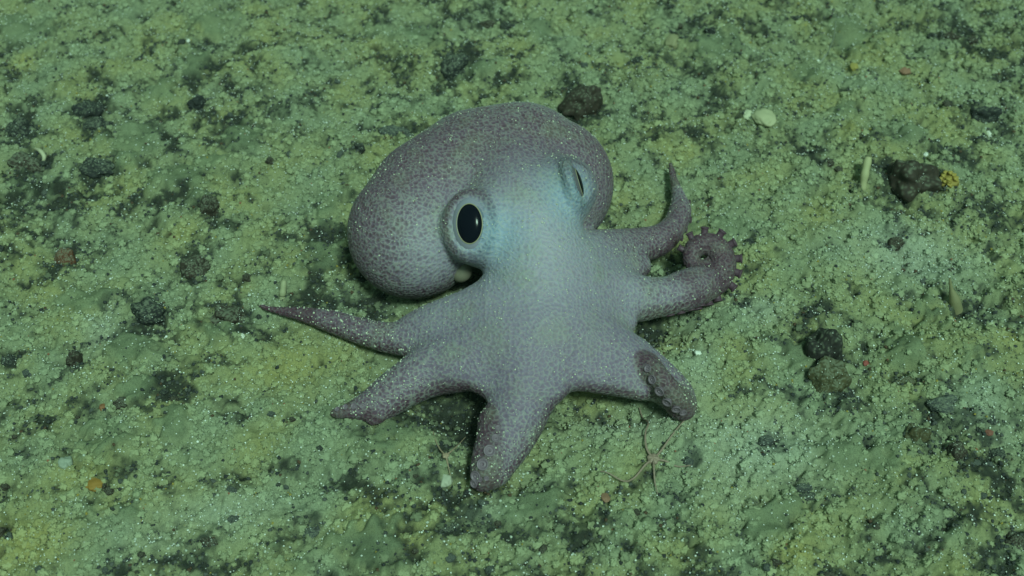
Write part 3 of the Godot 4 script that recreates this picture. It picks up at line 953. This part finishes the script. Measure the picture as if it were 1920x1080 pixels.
		gc.append(Color(0.68, 0.70, 0.56) * (0.6 + 0.4 * rng.randf()))
	scatter("sediment_grains", "", lump(0, 61, 0.5, 0), grain_mat(0.7, 0.4), gr, gc, root)

func ring_mesh(rx: float, ry: float, tube: float) -> ArrayMesh:   # an oval ring across z
	var v := PackedVector3Array()
	var idx := PackedInt32Array()
	var a := 48
	var b := 10
	for i in a:
		var t := TAU * i / a
		var c := Vector3(cos(t) * rx, sin(t) * ry, 0)
		var d := Vector3(cos(t) / rx, sin(t) / ry, 0).normalized()
		for j in b:
			var s := TAU * j / b
			v.append(c + d * cos(s) * tube + Vector3(0, 0, sin(s) * tube))
	for i in a:
		for j in b:
			var p := i * b + j
			var q := ((i + 1) % a) * b + j
			var p1 := i * b + (j + 1) % b
			var q1 := ((i + 1) % a) * b + (j + 1) % b
			idx.append_array([p, q1, q, p, p1, q1])
	return mesh_from(v, normals_of(v, idx), PackedColorArray(), idx)

func lathe(profile: Array, seg := 18) -> ArrayMesh:  # profile: [radius, height], from the outside bottom round to the middle
	var v := PackedVector3Array()
	var idx := PackedInt32Array()
	for i in seg:
		var t := TAU * i / seg
		for p in profile: v.append(Vector3(cos(t) * p[0], p[1], sin(t) * p[0]))
	var b := profile.size()
	for i in seg:
		for j in b - 1:
			var p := i * b + j
			var q := ((i + 1) % seg) * b + j
			idx.append_array([p, p + 1, q + 1, p, q + 1, q])
	return mesh_from(v, normals_of(v, idx), PackedColorArray(), idx)

func sucker_mesh() -> ArrayMesh:
	return lathe([[0.8, -1.8], [0.76, -0.6], [0.78, -0.1], [0.8, 0.2], [0.98, 0.36], [1.0, 0.5], [0.88, 0.58], [0.72, 0.46], [0.6, 0.3], [0.46, 0.3], [0.36, 0.42], [0.22, 0.34], [0.12, 0.1], [0.001, 0.05]])

# ---------------------------------------------------------------- small animals and finds
func tube_mesh(pts: Array, rad: Array, sides := 8, bead := 0.0, beads := 0) -> ArrayMesh:
	var v := PackedVector3Array()
	var idx := PackedInt32Array()
	var cur := []
	for i in pts.size() - 1:
		for k in 12:
			var t := k / 12.0
			var p: Vector3 = (pts[i] as Vector3).cubic_interpolate(pts[i + 1], pts[maxi(i - 1, 0)], pts[mini(i + 2, pts.size() - 1)], t)
			cur.append([p, lerpf(rad[i], rad[i + 1], t)])
	cur.append([pts[-1], rad[-1]])
	for i in cur.size():
		var tn: Vector3 = (cur[mini(i + 1, cur.size() - 1)][0] - cur[maxi(i - 1, 0)][0]).normalized()
		var sd := tn.cross(Vector3.UP).normalized() if absf(tn.y) < 0.95 else tn.cross(Vector3.RIGHT).normalized()
		var up := sd.cross(tn)
		var r: float = cur[i][1]
		if beads: r *= 1.0 + bead * sin(TAU * beads * i / cur.size())
		for j in sides:
			var a := TAU * j / sides
			v.append(cur[i][0] + (sd * cos(a) + up * sin(a)) * r)
	for i in cur.size() - 1:
		for j in sides:
			var p := i * sides + j
			var p1 := i * sides + (j + 1) % sides
			idx.append_array([p, p + sides, p1, p1, p + sides, p1 + sides])
	return mesh_from(v, normals_of(v, idx), PackedColorArray(), idx)

func flat(c: Color, rough := 0.7) -> StandardMaterial3D:
	var m := StandardMaterial3D.new()
	m.albedo_color = c.linear_to_srgb()
	m.roughness = rough
	return m

func on_floor(px: float, py: float, h: float) -> Vector3:
	var p := at(px, py, h)
	p.y = ground(p.x, p.z) + h * 0.001
	return p

func brittle_star(px: float, py: float, r: float, arms: Array, label: String, tint: Color, arm_r: float) -> void:
	var c := on_floor(px, py, 1.6)
	var o := base("brittle_star", c)
	tag(o, label, "brittle star")
	var m := flat(tint, 0.6)
	var prof := [[0.0005, -0.5], [0.8, -0.45], [1.0, 0.0], [0.85, 0.35], [0.55, 0.5], [0.001, 0.55]]
	var scaled := []
	for p in prof: scaled.append([p[0] * r, p[1] * r * 0.7])
	var disc := lathe(scaled, 40)
	var a := disc.surface_get_arrays(0)
	var v: PackedVector3Array = a[Mesh.ARRAY_VERTEX]
	for i in v.size():
		var t := atan2(v[i].z, v[i].x)
		v[i] *= 1.0 + 0.09 * cos(5.0 * t + 0.6)
	var di: PackedInt32Array = a[Mesh.ARRAY_INDEX]
	part("disc", mesh_from(v, normals_of(v, di), PackedColorArray(), di), flat(tint * 1.12, 0.6), o)
	for q in arms:
		var pts := [Vector3.ZERO]
		var rad := [arm_r]
		for k in q.size():
			pts.append(on_floor(q[k][0], q[k][1], 2.3) - c)
			rad.append(lerpf(arm_r, arm_r * 0.35, float(k + 1) / q.size()))
		part("arm", tube_mesh(pts, rad, 8, 0.22, 26), m, o)

func build_small() -> void:
	brittle_star(1225, 858, 0.0033, [[[1212, 838], [1210, 812], [1216, 790], [1207, 762], [1201, 745]], [[1240, 840], [1258, 818], [1276, 798], [1292, 780]], [[1248, 860], [1272, 866], [1297, 868]], [[1210, 870], [1190, 886], [1170, 896], [1140, 890], [1126, 886]], [[1226, 878], [1229, 900], [1234, 920]]], "thin pinkish brown brittle star spread on the floor in front of the octopus", Color(0.29, 0.205, 0.165), 0.0007)
	brittle_star(836, 858, 0.0018, [[[826, 842], [818, 826], [812, 806]], [[848, 846], [860, 830], [872, 808]], [[840, 872], [845, 890]]], "faint pale buff brittle star between the two front left arms", Color(0.33, 0.24, 0.17), 0.0005)
	var rust := flat(Color(0.36, 0.13, 0.05), 0.8)
	# px, py, radius mm, colour, name, label, category
	for e in [
		[178, 906, 4.6, Color(0.30, 0.16, 0.03), "orange_pebble", "bright orange brown pebble at the lower left", "pebble", 0.6],
		[192, 762, 3.0, Color(0.25, 0.11, 0.05), "orange_chip", "small orange red chip on dark sand at the left", "chip", 0.7],
		[1698, 132, 3.8, Color(0.27, 0.14, 0.09), "red_chip", "salmon red chip in the upper right gravel", "chip", 0.6],
		[1853, 814, 2.6, Color(0.22, 0.08, 0.06), "red_chip", "small dark red chip near the right edge", "chip", 0.6],
		[1134, 936, 3.0, Color(0.26, 0.14, 0.09), "red_chip", "flat reddish chip below the brittle star", "chip", 0.35],
		[1626, 670, 2.0, Color(0.30, 0.07, 0.06), "red_chip", "tiny red chip right of the tall black stone", "chip", 0.6],
		[1600, 130, 3.6, Color(0.34, 0.28, 0.08), "yellow_pebble", "mustard yellow pebble in the upper right gravel", "pebble", 0.7],
		[835, 895, 4.0, Color(0.42, 0.43, 0.34), "white_pebble", "pale round whitish pebble left of the curled front arm", "pebble", 0.8],
		[1260, 80, 6.6, Color(0.28, 0.26, 0.15), "yellow_pebble", "round pale yellow pebble near the top, behind the mantle", "pebble", 0.7],
		[1432, 225, 9.0, Color(0.42, 0.41, 0.26), "shell", "smooth pale shell half sunk in silt at upper right", "shell", 0.45],
		[1405, 213, 5.0, Color(0.56, 0.56, 0.40), "shell", "whitish shell shard leaning on the smooth pale shell", "shell", 0.4],
		[1858, 243, 2.8, Color(0.7, 0.7, 0.62), "white_pebble", "small bright white pebble by the dark wedge shaped stone", "pebble", 0.7],
		[1735, 295, 1.8, Color(0.75, 0.75, 0.7), "white_pebble", "tiny bright white pebble above the large brown stone", "pebble", 0.7],
		[353, 76, 1.6, Color(0.75, 0.75, 0.7), "white_pebble", "tiny white pebble near the top left", "pebble", 0.7],
		[455, 636, 1.8, Color(0.7, 0.7, 0.62), "white_pebble", "tiny white pebble under the slender left arm", "pebble", 0.7],
		[1307, 671, 2.0, Color(0.8, 0.8, 0.74), "white_pebble", "tiny white pebble right of the folded arm", "pebble", 0.7],
		[124, 870, 4.4, Color(0.30, 0.33, 0.27), "white_pebble", "blurred whitish lump of sediment left of the orange brown pebble", "lump", 0.8],
		[35, 173, 0.0, Color(0, 0, 0), "", "", "", 0.0],
	]:
		if e[2] == 0.0: continue
		var o := part(e[4], lump(3, int(e[0]), 0.28, 3, Vector3(1, e[7], 0.85)), flat(e[3]), self, Transform3D(Basis(Vector3.UP, e[0] * 0.37).scaled(Vector3.ONE * e[2] * 0.001), on_floor(e[0], e[1], e[2] * (0.3 if e[4] == "shell" else 0.05))))
		tag(o, e[5], e[6])
	# yellow sponge: a cushion of small knobs
	var c := on_floor(1775, 346, 0)
	var sponge := base("sponge", c)
	tag(sponge, "knobbly yellow sponge cushion beside the large dark brown stone", "sponge")
	var knob := lump(2, 9, 0.4, 0)
	part("cushion", lump(3, 90, 0.6, 0, Vector3(0.0055, 0.0055, 0.0055)), flat(Color(0.30, 0.22, 0.05)), sponge)
	rng.seed = 31
	var ym := flat(Color(0.40, 0.30, 0.07))
	for k in 26:
		var d := Vector3(rng.randfn(), absf(rng.randfn()) + 0.1, rng.randfn()).normalized() * 0.0056
		part("knob", knob, ym, sponge, Transform3D(Basis.from_scale(Vector3.ONE * rng.randf_range(0.0009, 0.0015)), d * Vector3(1, 1.1, 1)))
	# pale upright worm tube
	var wt := on_floor(1618, 352, 0)
	var tube := part("worm_tube", tube_mesh([Vector3(0, -0.002, 0), at(1622, 325, 8) - at(1618, 352, 0), at(1628, 296, 15) - at(1618, 352, 0)], [0.0022, 0.0026, 0.0024], 10, 0.08, 3), flat(Color(0.42, 0.40, 0.23)), self, Transform3D(Basis(), wt))
	tag(tube, "pale yellowish worm tube standing left of the large dark brown stone", "worm tube")
	var wt2 := on_floor(528, 566, 0)
	var tube2 := part("worm_tube", tube_mesh([Vector3(0, -0.002, 0), at(531, 550, 5) - at(528, 566, 0), at(533, 530, 10) - at(528, 566, 0)], [0.0016, 0.002, 0.0016], 10, 0.08, 3), flat(Color(0.36, 0.36, 0.22)), self, Transform3D(Basis(), wt2))
	tag(tube2, "short pale worm tube behind the tip of the slender left arm", "worm tube")
	# thin whip
	var wh := on_floor(1536, 118, 0)
	var whip := part("sea_whip", tube_mesh([Vector3.ZERO, at(1552, 98, 8) - at(1536, 118, 0), at(1563, 70, 22) - at(1536, 118, 0), at(1567, 40, 36) - at(1536, 118, 0)], [0.0005, 0.0005, 0.0004, 0.0003], 6), flat(Color(0.36, 0.38, 0.32)), self, Transform3D(Basis(), wh))
	tag(whip, "thin pale thread of a sea whip rising at upper right", "sea whip")
	# funnel shaped stalked animal
	var fn := on_floor(1796, 570, 0)
	var funnel := part("stalked_sponge", tube_mesh([Vector3(0, -0.002, 0), at(1792, 555, 6) - at(1796, 570, 0), at(1786, 535, 13) - at(1796, 570, 0), at(1783, 515, 20) - at(1796, 570, 0)], [0.0042, 0.0032, 0.0012, 0.0005], 10), flat(Color(0.24, 0.22, 0.12)), self, Transform3D(Basis(), fn))
	tag(funnel, "buff cone shaped stalk tapering upward at the right, in whitish sand", "sponge")
	# pale curl by the brown stone at the left
	var cu := on_floor(80, 300, 0)
	var curl := part("shell_curl", tube_mesh([Vector3(0, 0.001, 0), at(81, 288, 4) - at(80, 300, 0), at(74, 278, 5) - at(80, 300, 0), at(64, 273, 3) - at(80, 300, 0)], [0.001, 0.0014, 0.0014, 0.0006], 8), flat(Color(0.5, 0.48, 0.33)), self, Transform3D(Basis(), cu))
	tag(curl, "pale curved shell fragment beside the brown stone at the left edge", "shell")

func _ready() -> void:
	var cam := Camera3D.new()
	cam.name = "camera"
	cam.fov = FOV
	cam.near = 0.01
	cam.far = 60.0
	var lens := CameraAttributesPhysical.new()
	lens.frustum_focal_length = 12.0 / tan(deg_to_rad(FOV * 0.5))
	lens.frustum_focus_distance = 0.70
	lens.frustum_near = 0.01
	lens.frustum_far = 60.0
	lens.exposure_aperture = 13.0
	cam.attributes = lens
	add_child(cam)
	cam.look_at_from_position(cam_pos, Vector3.ZERO, Vector3.UP)
	var env := Environment.new()
	env.background_mode = Environment.BG_SKY
	var sky := Sky.new()
	var sm := ProceduralSkyMaterial.new()
	sm.sky_top_color = Color(0.40, 0.56, 0.49)
	sm.sky_horizon_color = Color(0.25, 0.40, 0.34)
	sm.ground_bottom_color = Color(0.10, 0.16, 0.13)
	sm.ground_horizon_color = Color(0.25, 0.40, 0.34)
	sm.sky_curve = 0.3
	sky.sky_material = sm
	env.sky = sky
	env.tonemap_mode = Environment.TONE_MAPPER_LINEAR
	env.tonemap_exposure = 1.06
	env.fog_enabled = true
	env.fog_light_color = Color(0.68, 0.80, 0.74)
	env.fog_density = 0.015
	env.ssao_enabled = true
	env.ssil_enabled = true
	env.sdfgi_enabled = true
	var we := WorldEnvironment.new()
	we.name = "environment"
	we.environment = env
	add_child(we)
	var sun := DirectionalLight3D.new()
	sun.name = "sun"
	sun.light_energy = 0.8
	sun.light_color = Color(0.82, 1.0, 0.90)
	sun.light_angular_distance = 9.0
	sun.shadow_enabled = true
	add_child(sun)
	sun.look_at_from_position(Vector3(0.24, 1.0, 0.66), Vector3.ZERO, Vector3.FORWARD)

	setup_noise(n_big, 1, 0.16, FastNoiseLite.TYPE_SIMPLEX_SMOOTH, 2)
	setup_noise(n_mid, 2, 0.035, FastNoiseLite.TYPE_SIMPLEX_SMOOTH, 2)
	setup_noise(n_fine, 4, 0.007, FastNoiseLite.TYPE_SIMPLEX_SMOOTH, 2)
	setup_noise(n_tone, 5, 0.02, FastNoiseLite.TYPE_SIMPLEX_SMOOTH, 3)
	setup_noise(n_hue, 6, 0.06, FastNoiseLite.TYPE_SIMPLEX_SMOOTH, 2)
	setup_noise(n_silt, 12, 0.028, FastNoiseLite.TYPE_SIMPLEX_SMOOTH, 3)
	setup_noise(n_lump, 14, 0.0075, FastNoiseLite.TYPE_CELLULAR)
	n_lump.cellular_return_type = FastNoiseLite.RETURN_DISTANCE
	n_lump.domain_warp_enabled = true
	n_lump.domain_warp_amplitude = 0.005
	n_lump.domain_warp_frequency = 140.0
	setup_noise(n_warp, 7, 0.012, FastNoiseLite.TYPE_SIMPLEX_SMOOTH, 2)
	var t0 := Time.get_ticks_msec()
	build_floor()
	print("floor ", Time.get_ticks_msec() - t0)
	build_octopus()
	print("octopus ", Time.get_ticks_msec() - t0)
	build_rocks()
	build_small()
	build_grains()
	print("all ", Time.get_ticks_msec() - t0)
